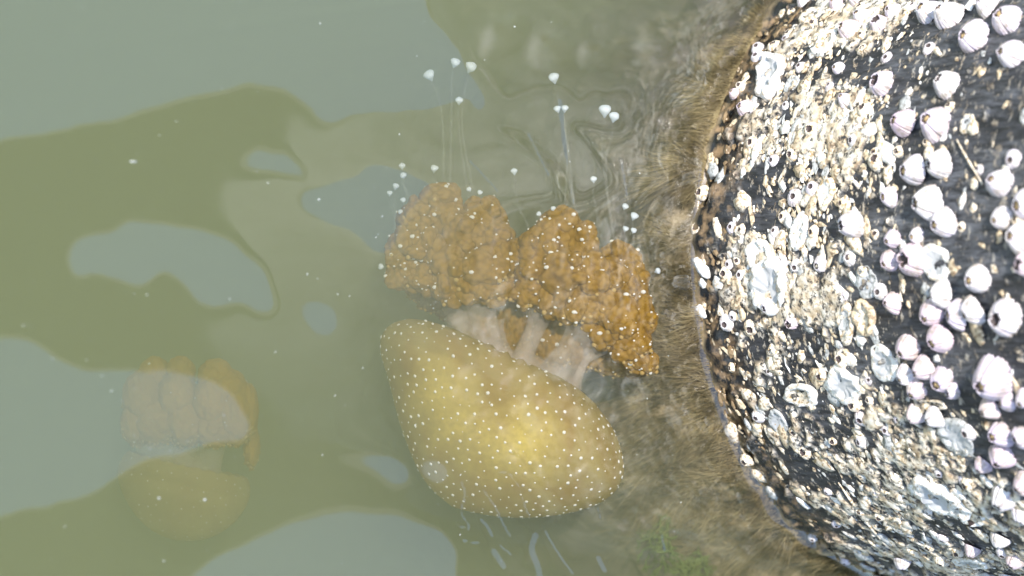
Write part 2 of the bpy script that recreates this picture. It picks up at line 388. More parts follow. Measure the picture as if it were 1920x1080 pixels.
disp += np.clip(1 - np.abs(ZZ - 0.006) / 0.022, 0, 1) * (0.0030 * vnoise(arc * 70, ZZ * 90, 38) + 0.0020 * vnoise(arc * 160, ZZ * 170, 39))
disp += np.clip(-ZZ / 0.03, 0, 1) * (0.006 * vnoise(arc * 45, ZZ * 45, 35) + 0.004 * vnoise(arc * 110, ZZ * 110, 36))
rr = PR + disp * damp + shade_swell(TH, ZZ) * (np.abs(TH) < 1.5)
pv = np.stack([rr * np.sin(TH), -rr * np.cos(TH), ZZ + 2.4], -1).reshape(-1, 3)
na, nz = TH.shape
ii = np.arange(na * nz).reshape(na, nz); jj = np.roll(ii, -1, axis=0)
pf_ = np.stack([ii[:, :-1], jj[:, :-1], jj[:, 1:], ii[:, 1:]], -1).reshape(-1, 4).tolist()
pf_.append(ii[:, -1].tolist()); pf_.append(ii[::-1, 0].tolist())
sheath = mesh('sheath', pv, pf_, M_PILE, piling)
sheath.data.attributes.new('crust', 'FLOAT', 'POINT').data.foreach_set('value', (crustf * damp).ravel().astype(np.float32))
for line in ([(1572, 905), (1600, 945), (1640, 998), (1668, 1028)], [(1794, 262), (1815, 300), (1842, 345)]):
    bag = Bag(); pts = np.array([on_pile(x, y, PR + 0.0008) for x, y in spline([(*q, 0) for q in line], 16)[:, :2]])
    bag.tube(pts - np.array([PC[0], PC[1], -2.4]), 0.00055 + 0.0002 * rng.normal(size=16).clip(-1, 1), 6); bag.build('seam', M_CREAM, piling)

def frame_at(p):
    n = np.array([p[0] - PC[0], p[1] - PC[1], 0.0]); n /= np.linalg.norm(n)
    t = np.array([-n[1], n[0], 0.0])
    return n, t, np.array([0, 0, 1.0])

# ------------------------------------------------------------------ barnacles
def barnacle_mesh(seed, broken=False, squat=False):
    """acorn barnacle: six ribbed wall plates round a ragged mouth; z up, base radius 1"""
    r = random.Random(seed); A, L = 96, 10
    H = r.uniform(0.95, 1.3) * (0.7 if squat else 1); mouth = r.uniform(0.28, 0.42) * (1.5 if broken else 1)
    ph = r.uniform(0, 6.28); prof = []
    for i in range(L):
        t = i / (L - 1); prof.append((1.06 - (1.06 - mouth) * t**1.5, H * t))
    lean = (r.uniform(-.14, .14), r.uniform(-.14, .14)); notch = [r.uniform(0.04, 0.26 if not broken else 0.5) for _ in range(6)]
    wide = [r.uniform(0.9, 1.12) for _ in range(6)]
    v, f, rib, mi = [], [], [], []
    for i, (pr, pz) in enumerate(prof):
        for a in range(A):
            an = a / A * 6 + ph; pl = int(an) % 6; u = an - math.floor(an)
            groove = math.exp(-((min(u, 1 - u)) / 0.07)**2)
            ribs = 0.026 * math.cos(u * 6.283 * 4 + pl) * (1 - i / L * 0.5) + 0.03 * mnoise.noise((an * 3.0, seed, i * 0.12))
            q = pr * (1 + ribs - 0.13 * groove) * (1 + (wide[pl] - 1) * math.sin(u * math.pi))
            zt = pz * (1 - notch[pl] * (i / (L - 1))**4 * (0.4 + 0.6 * groove + 0.3 * abs(u - 0.5)))
            ang = a / A * 2 * math.pi; t = i / (L - 1)
            if i == 0: q *= 1 + 0.07 * mnoise.noise((math.cos(ang) * 2, math.sin(ang) * 2, seed))
            v.append((q * math.cos(ang) + lean[0] * t, q * math.sin(ang) + lean[1] * t, zt - 0.12 * (i == 0))); rib.append(min(1, 0.75 * groove + 1.1 * max(0, mnoise.noise((an * 4.5, seed + 7, i * 0.15))) * (0.4 + 0.6 * i / L)))
    for dep, fr_, in ((0.04, 0.84), (0.5, 0.62)):           # inner wall of the mouth
        for a in range(A):
            x, y, zc = v[(L - 1) * A + a]
            v.append((lean[0] + (x - lean[0]) * fr_, lean[1] + (y - lean[1]) * fr_, zc - dep * 0.7 * H)); rib.append(0)
    n = L + 2
    for i in range(n - 1):
        for a in range(A):
            b = (a + 1) % A; f.append([i * A + a, i * A + b, (i + 1) * A + b, (i + 1) * A + a]); mi.append(1 if i >= L - 1 + 1 else 0)
    f.append([(n - 1) * A + a for a in range(A)]); mi.append(1)
    me = mesh('barnacle', v, f, [M_WHITE, M_HOLE], mi=mi, link=False)
    at = me.attributes.new('rib', 'FLOAT', 'POINT'); at.data.foreach_set('value', rib)
    lid = None
    if not broken:                                          # two pairs of lid plates closing the mouth
        bag = Bag()
        for s in (-1, 1):
            c_ = np.array([lean[0] + s * mouth * 0.26, lean[1], H * 0.74])
            w_ = ICO2[0] * np.array([mouth * 0.34, mouth * 0.62, mouth * 0.42]); w_ = w_ @ np.array([[math.cos(ph), math.sin(ph), 0], [-math.sin(ph), math.cos(ph), 0], [0, 0, 1]])
            c2 = np.array([lean[0] + s * mouth * 0.26 * math.cos(ph), lean[1] + s * mouth * 0.26 * math.sin(ph), H * 0.74])
            bag.add(w_ + c2, ICO2[1])
        lid = bag.build('lid', M_LID, link=False)
    return me, lid, H
VAR = {}
for tone, mt in (('w', M_WHITE), ('l', M_LILAC), ('p', M_PINK)):
    VAR[tone] = []
    for s in range(6):
        me, lid, H = barnacle_mesh(s * 7 + ord(tone)); me.materials[0] = mt; VAR[tone].append((me, lid, H))
    me, lid, H = barnacle_mesh(90 + ord(tone), broken=True); me.materials[0] = mt; VAR[tone + 'x'] = [(me, None, H)]

def stand(o, p, size, H=None, tilt=0.18, spin=None, squash=(1, 1), droop=0.0):
    """stand an object that is built z-up on the piling's side at p"""
    n, t, u = frame_at(p)
    nn = Vector(n) + Vector(t) * rnd.uniform(-tilt, tilt) + Vector(u) * rnd.uniform(-tilt, tilt) + droop * (Vector(t) * 0.45 - Vector(u)); nn.normalize()
    q = nn.to_track_quat('Z', 'Y').to_matrix().to_4x4() @ Matrix.Rotation(rnd.uniform(0, 6.28) if spin is None else spin, 4, 'Z')
    mm = Matrix.Translation(Vector(p)) @ q @ Matrix.Diagonal((size * squash[0], size * squash[1], size, 1))
    o.matrix_world = mm

BARN = [  # pixel x, y, width, tone, label
    (1583, 60, 44, 'p', 'pink barnacle leaning against a white one near the upper crust'), (1608, 36, 36, 'w', 'white barnacle at the top of the leftmost upper cluster'),
    (1640, 50, 38, 'lx', 'broken lilac barnacle between a pink and a white one at the upper edge'), (1666, 27, 32, 'w', 'slim white barnacle right of the broken lilac one'),
    (1598, 3, 32, 'l', 'lilac barnacle cut by the upper edge above the pink pair'), (1730, 28, 52, 'w', 'plump white barnacle, first of the row along the upper edge'),
    (1768, 36, 56, 'w', 'large white barnacle, second of the row along the upper edge'), (1811, 76, 58, 'l', 'broad lilac barnacle half shaded below the upper edge row'),
    (1842, 18, 50, 'w', 'white barnacle at the upper edge overlapping a lilac neighbour'), (1876, 42, 54, 'l', 'lilac barnacle in the upper corner behind a white one'),
    (1886, 108, 60, 'w', 'big white domed barnacle alone below the upper corner'), (1640, 162, 52, 'l', 'lone pale lilac barnacle on bare black rubber'),
    (1567, 132, 28, 'w', 'small white barnacle at the margin of the beige crust'), (1579, 192, 32, 'l', 'small lilac barnacle left below the lone lilac one'),
    (1763, 164, 52, 'wx', 'open white barnacle with a gaping empty mouth'), (1684, 236, 56, 'p', 'pinkish cone barnacle with a shaded flank'),
    (1740, 236, 58, 'l', 'striped lilac barnacle beside the pinkish cone'), (1703, 322, 56, 'w', 'white barnacle with orange lid, left of a touching pair'),
    (1752, 312, 56, 'w', 'tall white barnacle with dark mouth, right of a touching pair'), (1731, 385, 66, 'w', 'largest bright white barnacle in the middle column'),
    (1760, 421, 56, 'w', 'white barnacle tucked under the largest bright one'), (1864, 348, 48, 'w', 'white barnacle near the side edge on bare black rubber'),
    (1868, 412, 44, 'w', 'narrow white barnacle at the head of the side edge cluster'), (1912, 385, 50, 'w', 'white barnacle with black mouth cut by the side edge'),
    (1904, 452, 56, 'w', 'wide white barnacle in the middle of the side edge cluster'), (1917, 497, 42, 'p', 'pink barnacle with yellow lid at the foot of the side edge cluster'),
    (1822, 526, 54, 'w', 'clean white barnacle with yellow lid standing alone'), (1758, 551, 48, 'w', 'white barnacle above the pink one with a notched mouth'),
    (1667, 571, 38, 'p', 'small pink barnacle by itself on grey crust'), (1735, 589, 52, 'p', 'pink barnacle with a notched black mouth'),
    (1786, 593, 48, 'l', 'lilac barnacle squeezed behind a striped white one'), (1817, 583, 46, 'w', 'striped white barnacle overlapping a lilac one'),
    (1871, 599, 66, 'w', 'very large smooth white barnacle with pink blush'), (1752, 636, 52, 'p', 'half shaded pink barnacle below the notched one'),
    (1700, 490, 54, 'px', 'broken jagged pink barnacle in the middle cluster'), (1660, 492, 38, 'p', 'pink barnacle left of the jagged broken one'),
    (1660, 372, 36, 'l', 'shaded lilac barnacle left of the largest white one'), (1668, 449, 32, 'l', 'little lilac barnacle with beige tip in the middle cluster'),
    (1712, 444, 30, 'w', 'little white barnacle wedged under two big white ones'), (1586, 425, 56, 'w', 'chalky white barnacle deep in the beige crust'),
    (1691, 652, 46, 'p', 'pink barnacle at the head of the lower column'), (1723, 691, 52, 'p', 'wide pink barnacle in the lower column'),
    (1756, 714, 48, 'l', 'lilac barnacle closing the lower column'), (1846, 714, 80, 'l', 'giant ribbed lilac barnacle with purple stripes'),
    (1690, 704, 40, 'w', 'white barnacle left of the wide pink one'), (1710, 730, 42, 'p', 'pink barnacle below the wide pink one'),
    (1778, 732, 36, 'l', 'small lilac barnacle left of the giant ribbed one'), (1848, 766, 42, 'p', 'pink barnacle under the giant ribbed one'),
    (1882, 755, 36, 'l', 'lilac barnacle at the foot of the giant ribbed one'), (1710, 776, 38, 'p', 'pink barnacle beside a long cream shell'),
    (1745, 782, 46, 'w', 'white barnacle over a long cream shell'), (1868, 816, 50, 'l', 'lilac barnacle above a pink one by the side edge'),
    (1869, 856, 48, 'p', 'pink striped barnacle below a lilac one by the side edge'), (1910, 822, 48, 'l', 'lilac barnacle cut by the lower side edge'),
    (1914, 906, 52, 'p', 'pale pink barnacle at the lower side edge'), (1872, 932, 52, 'w', 'pale ribbed barnacle right of a big white oyster'),
    (1906, 962, 42, 'w', 'white barnacle in the lower corner crust'), (1836, 872, 36, 'p', 'small pink barnacle above a big white oyster'),
    (1866, 1010, 38, 'w', 'white barnacle low in the corner crust'), (1815, 1030, 34, 'p', 'pink barnacle low beside a grey scar'),
    (1682, 1052, 36, 'w', 'white barnacle at the lower edge'), (1915, 746, 38, 'l', 'lilac barnacle right of the giant ribbed one'),
    (1390, 207, 38, 'p', 'pinkish white barnacle on the lip above the water'), (1372, 178, 24, 'p', 'tiny pink barnacle on the lip above the water'),
    (1500, 8, 30, 'w', 'white barnacle at the top of the beige crust'), (1560, 10, 28, 'p', 'pink barnacle at the top of the beige crust'), (1895, 1050, 40, 'p', 'pink barnacle in the lowest corner'),
    (1480, 605, 26, 'p', 'pinkish barnacle below the biggest oyster'), (1435, 575, 34, 'wx', 'open white barnacle at the foot of the biggest oyster'),
]
taken = []
for i, (px, py, wd, tone, lab) in enumerate(BARN):
    me, lid, H = VAR[tone if i % 7 != 4 else tone[0] + 'x'][i % len(VAR[tone if i % 7 != 4 else tone[0] + 'x'])]
    p = on_pile(px + 0.28 * wd, py - 0.06 * wd)
    sc_ = wd * 0.5 * 0.000235 * 1.03
    o = bpy.data.objects.new('barnacle', me); COL.objects.link(o)
    stand(o, p, sc_, tilt=0.26, droop=0.26, squash=(rnd.uniform(0.88, 1.08), rnd.uniform(0.88, 1.08)))
    tag(o, lab, 'barnacle', 'barnacles on the piling')
    if lid is not None:
        l_ = bpy.data.objects.new('lid', lid); COL.objects.link(l_); l_.parent = o
    taken.append((px, py, wd * 0.5))

# ------------------------------------------------------------------ oysters, plates and scars
def plate_mesh(name, seed, mats, rim=0.35, bumpy=0.16, hollow=0.5):
    """irregular oval shell plate with a raised lip and a hollow, z up, radius 1"""
    A = 40; rings = [(1.0, -0.12), (1.02, 0.10), (0.9, rim), (0.66, rim * 0.95), (0.5, rim * hollow), (0.25, rim * hollow * 0.8)]
    v, f, mi = [], [], []
    off = (mnoise.random_unit_vector() if False else Vector((seed * 1.7, seed * 0.9, seed * 2.3)))
    cx, cy_ = 0.14 * math.sin(seed), 0.14 * math.cos(seed * 2)
    for i, (r_, z_) in enumerate(rings):
        for a in range(A):
            an = a / A * 6.28318; d = Vector((math.cos(an), math.sin(an), 0))
            n1 = mnoise.noise(d * 1.3 + off) * bumpy * 2 + mnoise.noise(d * 5 + off) * bumpy * 0.5
            q = r_ * (1 + n1)
            v.append((q * d.x + (cx if i > 3 else 0), q * d.y + (cy_ if i > 3 else 0), z_ * (1 + 1.2 * mnoise.noise(d * 2.2 + off + Vector((0, 0, i))) * (i > 0))))
    for i in range(len(rings) - 1):
        for a in range(A):
            b = (a + 1) % A; f.append([i * A + a, i * A + b, (i + 1) * A + b, (i + 1) * A + a]); mi.append(1 if i >= 3 else 0)
    f.append([(len(rings) - 1) * A + a for a in range(A)]); mi.append(1)
    return mesh(name, v, f, mats, mi=mi, link=False)
PLATES = [  # px, py, width, height, spin, materials, name, label, category
    (1444, 537, 72, 112, 0.1, (M_OYSTER, M_SCAR), 'oyster_shell', 'biggest white oyster shell with a grey hollow, stuck near the waterline', 'oyster'),
    (1424, 482, 46, 64, 0.3, (M_OYSTER, M_OYSTER), 'oyster_shell', 'white shell tucked above the biggest oyster', 'oyster'),
    (1441, 142, 50, 118, -0.35, (M_OYSTER, M_SCAR), 'oyster_shell', 'long slanting white oyster shell near the upper waterline', 'oyster'),
    (1496, 432, 30, 66, 0.25, (M_OYSTER, M_OYSTER), 'oyster_shell', 'narrow bright white shell right of the biggest oyster', 'oyster'),
    (1582, 722, 58, 78, 0.2, (M_OYSTER, M_SCAR), 'oyster_shell', 'white oyster shell with a hollow in the middle of the crust', 'oyster'),
    (1500, 742, 62, 50, 0.0, (M_OYSTER, M_CREAM), 'oyster_shell', 'crumbled white oyster shell near the wet black band', 'oyster'),
    (1765, 934, 82, 84, 0.5, (M_OYSTER, M_SCAR), 'oyster_shell', 'big white oyster shell low in the corner crust', 'oyster'),
    (1812, 962, 56, 60, 0.1, (M_OYSTER, M_HOLE), 'oyster_shell', 'white oyster shell with a dark hole joined to a bigger one', 'oyster'),
    (1456, 790, 30, 54, 0.25, (M_GREYSH, M_SCAR), 'shell_scar', 'grey oval scar, left of two on the wet black band', 'shell scar'),
    (1536, 830, 36, 58, 0.3, (M_GREYSH, M_SCAR), 'shell_scar', 'grey oval scar, right of two on the wet black band', 'shell scar'),
    (1792, 816, 54, 82, 0.5, (M_GREYSH, M_SCAR), 'shell_scar', 'large blue grey scar plate below the pink barnacle column', 'shell scar'),
    (1733, 884, 46, 46, 0.0, (M_CREAM, M_SCAR), 'shell_scar', 'cream ring scar above the big corner oyster', 'shell scar'),
    (1655, 682, 44, 66, 0.2, (M_OYSTER, M_SCAR), 'shell_scar', 'blue white scar plate left of the lower barnacle column', 'shell scar'),
    (1811, 232, 24, 38, 0.1, (M_CREAM, M_SCAR), 'shell_scar', 'single ring scar on bare black rubber', 'shell scar'),
    (1752, 495, 54, 60, 0.3, (M_OYSTER, M_SCAR), 'shell_scar', 'bluish scar plate right of the jagged pink barnacle', 'shell scar'),
    (1748, 758, 46, 22, 0.0, (M_CREAM, M_CREAM), 'oyster_shell', 'long cream shell among the lower pink barnacles', 'oyster'),
    (1706, 950, 36, 42, 0.0, (M_CREAM, M_SCAR), 'shell_scar', 'small cream ring scar left of the big corner oyster', 'shell scar'),
    (1585, 605, 26, 76, 0.2, (M_CREAM, M_GREYSH), 'oyster_shell', 'long cream shell above the middle oyster', 'oyster'),
    (1622, 530, 34, 60, 0.2, (M_GREYSH, M_SCAR), 'shell_scar', 'grey scar left of the small lone pink barnacle', 'shell scar'),
    (1618, 596, 40, 64, 0.1, (M_BEIGE, M_CREAM), 'oyster_shell', 'beige shell below the grey scar', 'oyster'),
    (1510, 275, 26, 56, -0.1, (M_CREAM, M_GREYSH), 'shell_scar', 'cream oval scar with grey core in the upper crust', 'shell scar'),
    (1482, 160, 22, 44, -0.2, (M_GREYSH, M_SCAR), 'shell_scar', 'grey lilac scar right of the slanting oyster', 'shell scar'),
    (1650, 790, 44, 50, 0.4, (M_BEIGE, M_SCAR), 'shell_scar', 'beige scar with bluish core below the middle oyster', 'shell scar'),
    (1545, 360, 30, 60, 0.0, (M_CREAM, M_OYSTER), 'oyster_shell', 'cream shell above the chalky white barnacle', 'oyster'),
    (1700, 850, 44, 60, 0.6, (M_CREAM, M_BEIGE), 'oyster_shell', 'curved cream shell above a small ring scar', 'oyster'),
    (1782, 862, 46, 34, 0.6, (M_CREAM, M_CREAM), 'oyster_shell', 'cream shell at the foot of the large blue grey scar', 'oyster'),
    (1518, 30, 40, 44, 0.0, (M_CREAM, M_OYSTER), 'oyster_shell', 'beige white shell at the top of the crust', 'oyster'),
    (1545, 80, 34, 60, 0.0, (M_OYSTER, M_CREAM), 'oyster_shell', 'white shell left of the leaning pink barnacle', 'oyster'),
    (1375, 545, 34, 62, 0.0, (M_BEIGE, M_BEIGE), 'oyster_shell', 'flat brown shell close to the waterline', 'oyster'),
    (1665, 930, 50, 40, 0.2, (M_CREAM, M_BEIGE), 'oyster_shell', 'lumpy cream shell above a cream ridge', 'oyster'),
    (1672, 980, 46, 34, -0.4, (M_CREAM, M_CREAM), 'oyster_shell', 'cream ridge shell low in the crust', 'oyster'),
    (1820, 1055, 60, 40, 0, (M_OYSTER, M_GREYSH), 'shell_scar', 'pale scar plate at the lower edge of the crust', 'shell scar'),
]
for i, (px, py, wd, hd, sp_, mats, nm, lab, cat) in enumerate(PLATES):
    o = bpy.data.objects.new(nm, plate_mesh(nm, i + 1.3, mats, rim=0.24 if nm == 'oyster_shell' else 0.15, hollow=0.45 if nm == 'oyster_shell' else 0.7)); COL.objects.link(o)
    p = on_pile(px + 3, py); n, t, u = frame_at(p)
    a, b = wd * 0.5 * 0.000235 / 0.68, hd * 0.5 * 0.000235          # along the piling's height, round it
    q = Matrix([(u[j], t[j], n[j]) for j in range(3)]).to_4x4() @ Matrix.Rotation(sp_, 4, 'Z')
    if Matrix([(u[j], t[j], n[j]) for j in range(3)]).determinant() < 0: q = Matrix([(u[j], -t[j], n[j]) for j in range(3)]).to_4x4() @ Matrix.Rotation(-sp_, 4, 'Z')
    o.matrix_world = Matrix.Translation(Vector(p)) @ q @ Matrix.Diagonal((a, b, (a + b) * 0.5, 1))
    tag(o, lab, cat, 'oyster shells on the piling' if cat == 'oyster' else 'shell scars on the piling')
    taken.append((px, py, (wd + hd) * 0.22))

# ------------------------------------------------------------------ small crust: young barnacles, chips and the rest as one crust
def crust_density(px, py, p):
    a = np.array([math.atan2(p[0] - PC[0], -(p[1] - PC[1]))]); d = float(crust_zone(a, np.array([p[2]]))[0])
    return max(d, 0.30 * (p[2] < 0.03), 0.045)
def chip_mesh(seed, mat, name):
    v = ICO2[0].copy(); r = random.Random(seed); off = Vector((seed * 3.1, seed * 1.7, seed))
    for i in range(len(v)):
        d = Vector(v[i]); v[i] *= 1 + 0.55 * mnoise.noise(d * 1.3 + off) + 0.3 * mnoise.noise(d * 3.2 + off)
    v[:, 2] *= 0.38
    return mesh(name, v, ICO2[1], mat, link=False, smooth=True)
CH = [chip_mesh(i, (M_CREAM, M_BEIGE, M_CREAM, M_OYSTER, M_GREYSH)[i % 5], 'shell_chip') for i in range(20)]
YB = []
for s in range(6):
    me, lid, H = barnacle_mesh(300 + s, broken=s % 2 == 0, squat=True); me.materials[0] = (M_CREAM, M_PINK, M_CREAM, M_WHITE, M_CREAM, M_CREAM)[s]; YB.append(me)
rest = Bag(); spots = []
tries = 0
while tries < 60000 and len(spots) < 3400:
    tries += 1
    px, py = rnd.uniform(1285, 1990), rnd.uniform(-60, 1140)
    p = on_pile(px, py)
    if p is None or p[2] < 0.0 or rnd.random() > crust_density(px, py, p): continue
    if any((px - a)**2 + (py - b)**2 < (c_ * 0.85)**2 for a, b, c_ in taken): continue
    r_ = min(17, 2.6 + rnd.expovariate(1 / 3.9))
    if any((px - a)**2 + (py - b)**2 < ((r_ + c_) * 0.55)**2 for a, b, c_ in spots[-900:]): continue
    spots.append((px, py, r_))
inframe = sorted([s for s in spots if s[0] < 1925 and -5 < s[1] < 1085], key=lambda s: -s[2])
big = set(inframe[:340]); nb = 0
for j, (px, py, r_) in enumerate(sorted(spots, key=lambda s: -s[2])):
    p = on_pile(px, py); size = r_ * 0.000235
    if (px, py, r_) in big:
        if nb % 3 == 0:
            o = bpy.data.objects.new('young_barnacle', YB[nb % 6 if nb % 2 else (nb // 3) % 6]); COL.objects.link(o); stand(o, p, size * 1.0, tilt=0.3)
            tag(o, 'small cream young barnacle in the crust of the black piling', 'barnacle', 'young barnacles in the crust')
        else:
            o = bpy.data.objects.new('shell_chip', CH[nb % 20]); COL.objects.link(o)
            n, t, u = frame_at(p); q = Matrix([(t[i], u[i], n[i]) for i in range(3)]).to_4x4() @ Matrix.Rotation(rnd.gauss(0.3, 0.5), 4, 'Z') @ Matrix.Rotation(rnd.gauss(0, 0.2), 4, 'X')
            o.matrix_world = Matrix.Translation(Vector(p)) @ q @ Matrix.Diagonal((size * rnd.uniform(1.1, 1.9), size * rnd.uniform(0.7, 1.1), size, 1))
            tag(o, 'small chipped shell fragment cemented to the black piling', 'shell chip', 'shell chips in the crust')
        nb += 1
    else:
        n, t, u = frame_at(p); a = rnd.gauss(0.3, 0.5)
        ax1 = math.cos(a) * t + math.sin(a) * u; ax2 = -math.sin(a) * t + math.cos(a) * u
        M3 = np.stack([ax1 * rnd.uniform(1.0, 2.0), ax2 * rnd.uniform(0.6, 1.1), n * rnd.uniform(0.22, 0.5)], 1) * size
        v = ICO1[0] * (1 + 0.3 * rng.normal(size=(len(ICO1[0]), 1)))
        rest.add(v @ M3.T + p, ICO1[1], (rnd.choice([4, 4, 1]) if p[2] < 0.022 else rnd.choice([0, 0, 1, 1, 2, 3])))
tag(rest.build('shell_crust', [M_CREAM, M_BEIGE, M_GREYSH, M_OYSTER, M_WET], smooth=False), 'fine beige crust of broken shell on the black piling', 'shell crust', kind='stuff')

# ------------------------------------------------------------------ algae fur on the piling below the water
def m_hair(name, a, b):
    k = NT(name); geo = k.n('NewGeometry').outputs['Position']
    c = k.mix(k.ramp(k.noise(geo, 55, 4), [(0.36, 0.0), (0.64, 1.0)]), a, b)
    d = k.n('BsdfDiffuse', {'Color': c}); t = k.n('BsdfTranslucent', {'Color': c})
    return k.surf(k.n('MixShader', {0: 0.35, 1: d, 2: t}))
M_FUR = m_hair('algae_fur', (0.13, 0.098, 0.045), (0.44, 0.35, 0.19))
M_WEED = m_hair('green_weed', (0.12, 0.17, 0.04), (0.22, 0.27, 0.08))
def ribbons(roots, dirs, length, width, bend, seg=4):
    n = len(roots); t = np.linspace(0, 1, seg + 1)
    pts = roots[:, None] + dirs[:, None] * (t[None, :, None] * length[:, None, None]) + bend[:, None] * (t[None, :, None]**2 * length[:, None, None])
    side = np.cross(dirs, rng.normal(size=(n, 3))); side /= np.linalg.norm(side, axis=1)[:, None] + 1e-9
    wv = width[:, None] * (1 - 0.85 * t[None])
    L_, R_ = pts - side[:, None] * wv[..., None], pts + side[:, None] * wv[..., None]
    v = np.stack([L_, R_], 2).reshape(-1, 3)
    base = (np.arange(n) * (seg + 1) * 2)[:, None] + np.arange(seg)[None] * 2
    f = np.stack([base, base + 1, base + 3, base + 2], -1).reshape(-1, 4)
    return v, f
N = 36000
ang = rng.uniform(-1.25, 1.25, N); dz = -rng.uniform(0, 1, N)**np.clip(1.9 - 1.2 * np.clip((ang + 0.1) / 0.6, 0, 1), 0.8, 2) * (0.014 + 0.016 * np.clip((ang + 0.7) / 0.6, 0, 1) + 0.040 * np.clip((ang - 0.05) / 0.65, 0, 1)) + 0.0015
clump = vnoise(ang * 16, dz * 80, 44) + 0.6 * vnoise(ang * 40, dz * 200, 45)
keep = (clump > -0.35 + 0.6 * rng.uniform(-1, 1, N)) & (rng.uniform(size=N) < np.clip(1.15 + 0.4 * np.sin(ang), 0.4, 1))
ang, dz, clump = ang[keep], dz[keep], clump[keep]; N = len(ang)
nrm_ = np.stack([np.sin(ang), -np.cos(ang), np.zeros(N)], 1)
rf = PR + 0.0005 + shade_swell(ang, dz)
roots = np.stack([PC[0] + rf * nrm_[:, 0], PC[1] + rf * nrm_[:, 1], dz], 1)
flow = np.stack([vnoise(ang * 14, dz * 70, 51), 0 * ang, vnoise(ang * 14, dz * 70, 52)], 1)
dirs = nrm_ + 0.9 * flow + 0.35 * rng.normal(size=(N, 3)); dirs[:, 2] -= 0.5; dirs /= np.linalg.norm(dirs, axis=1)[:, None]
ln = (0.004 + 0.0095 * np.clip(0.5 + clump, 0.1, 1.4)) * rng.uniform(0.5, 1.2, N) * np.clip(0.45 + (-dz) / 0.02, 0, 1) * np.clip(0.30 + (ang + 0.75) / 0.7, 0.28, 1)
dirs[:, 2] = np.where(roots[:, 2] + dirs[:, 2] * ln > 0.001, -0.3, dirs[:, 2])
bend = np.stack([0.5 * flow[:, 0], 0 * ang, -0.75 + 0 * ang], 1) + 0.3 * rng.normal(size=(N, 3)); bend[:, 2] = -np.abs(bend[:, 2])
v, f = ribbons(roots, dirs, ln, np.full(N, 0.00017) * rng.uniform(0.7, 1.6, N), bend)
tag(mesh('algae', v, f, M_FUR), 'brown furry algae round the piling just below the waterline', 'algae', kind='stuff')

# green sprigs of weed growing low on the submerged wall
def sprig(px, py, z_, seed, size, label):
    r = random.Random(seed); bag = Bag(); base = P(px, py, z_)
    def grow(p, d, L_, lvl):
        pts = [p]; q = p.copy(); dd = d.copy(); n = 7
        for i in range(n):
            dd = dd + 0.28 * np.array([r.uniform(-1, 1) for _ in range(3)]); dd /= np.linalg.norm(dd); q = q + dd * L_ / n; pts.append(q.copy())
            if lvl < 3 and r.random() < (0.85 if lvl else 1):
                d2 = dd + 0.9 * np.array([r.uniform(-1, 1) for _ in range(3)]); d2 /= np.linalg.norm(d2)
                grow(q, d2, L_ * r.uniform(0.3, 0.55), lvl + 1)
        bag.tube(np.array(pts), np.linspace(0.0006, 0.00025, n + 1) * (1.25 - 0.25 * lvl), 4)
    for i in range(4):
        d = -0.75 * R * r.uniform(0.2, 1) - V * r.uniform(0.2, 1.0) + F * r.uniform(-.4, .1); grow(np.zeros(3), d / np.linalg.norm(d), size * r.uniform(0.7, 1), 0)
    o = bag.build('seaweed', M_WEED); o.location = base
    tag(o, label, 'seaweed', 'green seaweed on the piling')
sprig(1255, 955, -0.055, 3, 0.026, 'feathery green seaweed sprig below the white spotted bell')
sprig(1330, 1040, -0.055, 5, 0.02, 'green seaweed tuft at the foot of the brown fur')

# ------------------------------------------------------------------ jellyfish
def spots_mat(): pass
def bell_col(k, pouch=()):
    tc = k.n('TexCoord').outputs['Object']
    c = k.mix(k.ramp(k.noise(tc, 40, 3), [(0.35, 0.0), (0.65, 1.0)]), (0.43, 0.325, 0.115), (0.53, 0.42, 0.165))
    c = k.mix(k.ramp(k.noise(k.mapped(tc, (1, 0.15, 1), (0, 0, -0.43)), 130, 2), [(0.42, 0.0), (0.66, 0.45)]), c, (0.42, 0.27, 0.10))
    if pouch:                                             # yellow stomach pouches showing through the bell
        wob = k.n('VectorMath', {0: tc, 1: k.n('VectorMath', {0: k.n('TexNoise', {'Vector': tc, 'Scale': 70.0}).outputs['Color'], 1: (0.016, 0.016, 0.016)}, operation='MULTIPLY')}, operation='ADD').outputs[0]
        tot = None
        for (x, y, rr_, st) in pouch:
            d = k.n('VectorMath', {0: k.mapped(wob, (1, 1, 0)), 1: (x + 0.008, y + 0.008, 0.0)}, operation='DISTANCE').outputs['Value']
            g = k.math('MULTIPLY', k.math('POWER', k.math('SUBTRACT', 1.0, k.math('DIVIDE', d, rr_), True), 0.8), st)
            tot = g if tot is None else k.math('MAXIMUM', tot, g)
        tot = k.math('MULTIPLY', tot, k.ramp(k.noise(tc, 380, 3), [(0.3, 0.6), (0.65, 1.15)]), True)
        c = k.mix(tot, c, (0.86, 0.68, 0.20))
    return c
PX1 = 0.000225
M_BELL_NEAR = soft_body('bell_tissue_pouched', lambda k: bell_col(k, [((x - 940) * PX1, (720 - y) * PX1, r_ * PX1, st) for x, y, r_, st in ((815, 735, 85, 0.8), (845, 790, 85, 0.85), (905, 825, 85, 0.75), (980, 838, 95, 1.0), (930, 845, 80, 0.8))]), 0.24, trans=0.5)
M_BELL = soft_body('bell_tissue', bell_col, 0.36, trans=0.5)
M_SPOT = soft_body('white_spot', (0.90, 0.88, 0.78), 0.30, trans=0.3)
M_KNOB = soft_body('filament_knob', (0.80, 0.84, 0.84), 0.32, trans=0.4)
M_THREAD = soft_body('filament_thread', (0.80, 0.78, 0.72), 0.95, trans=0.5)
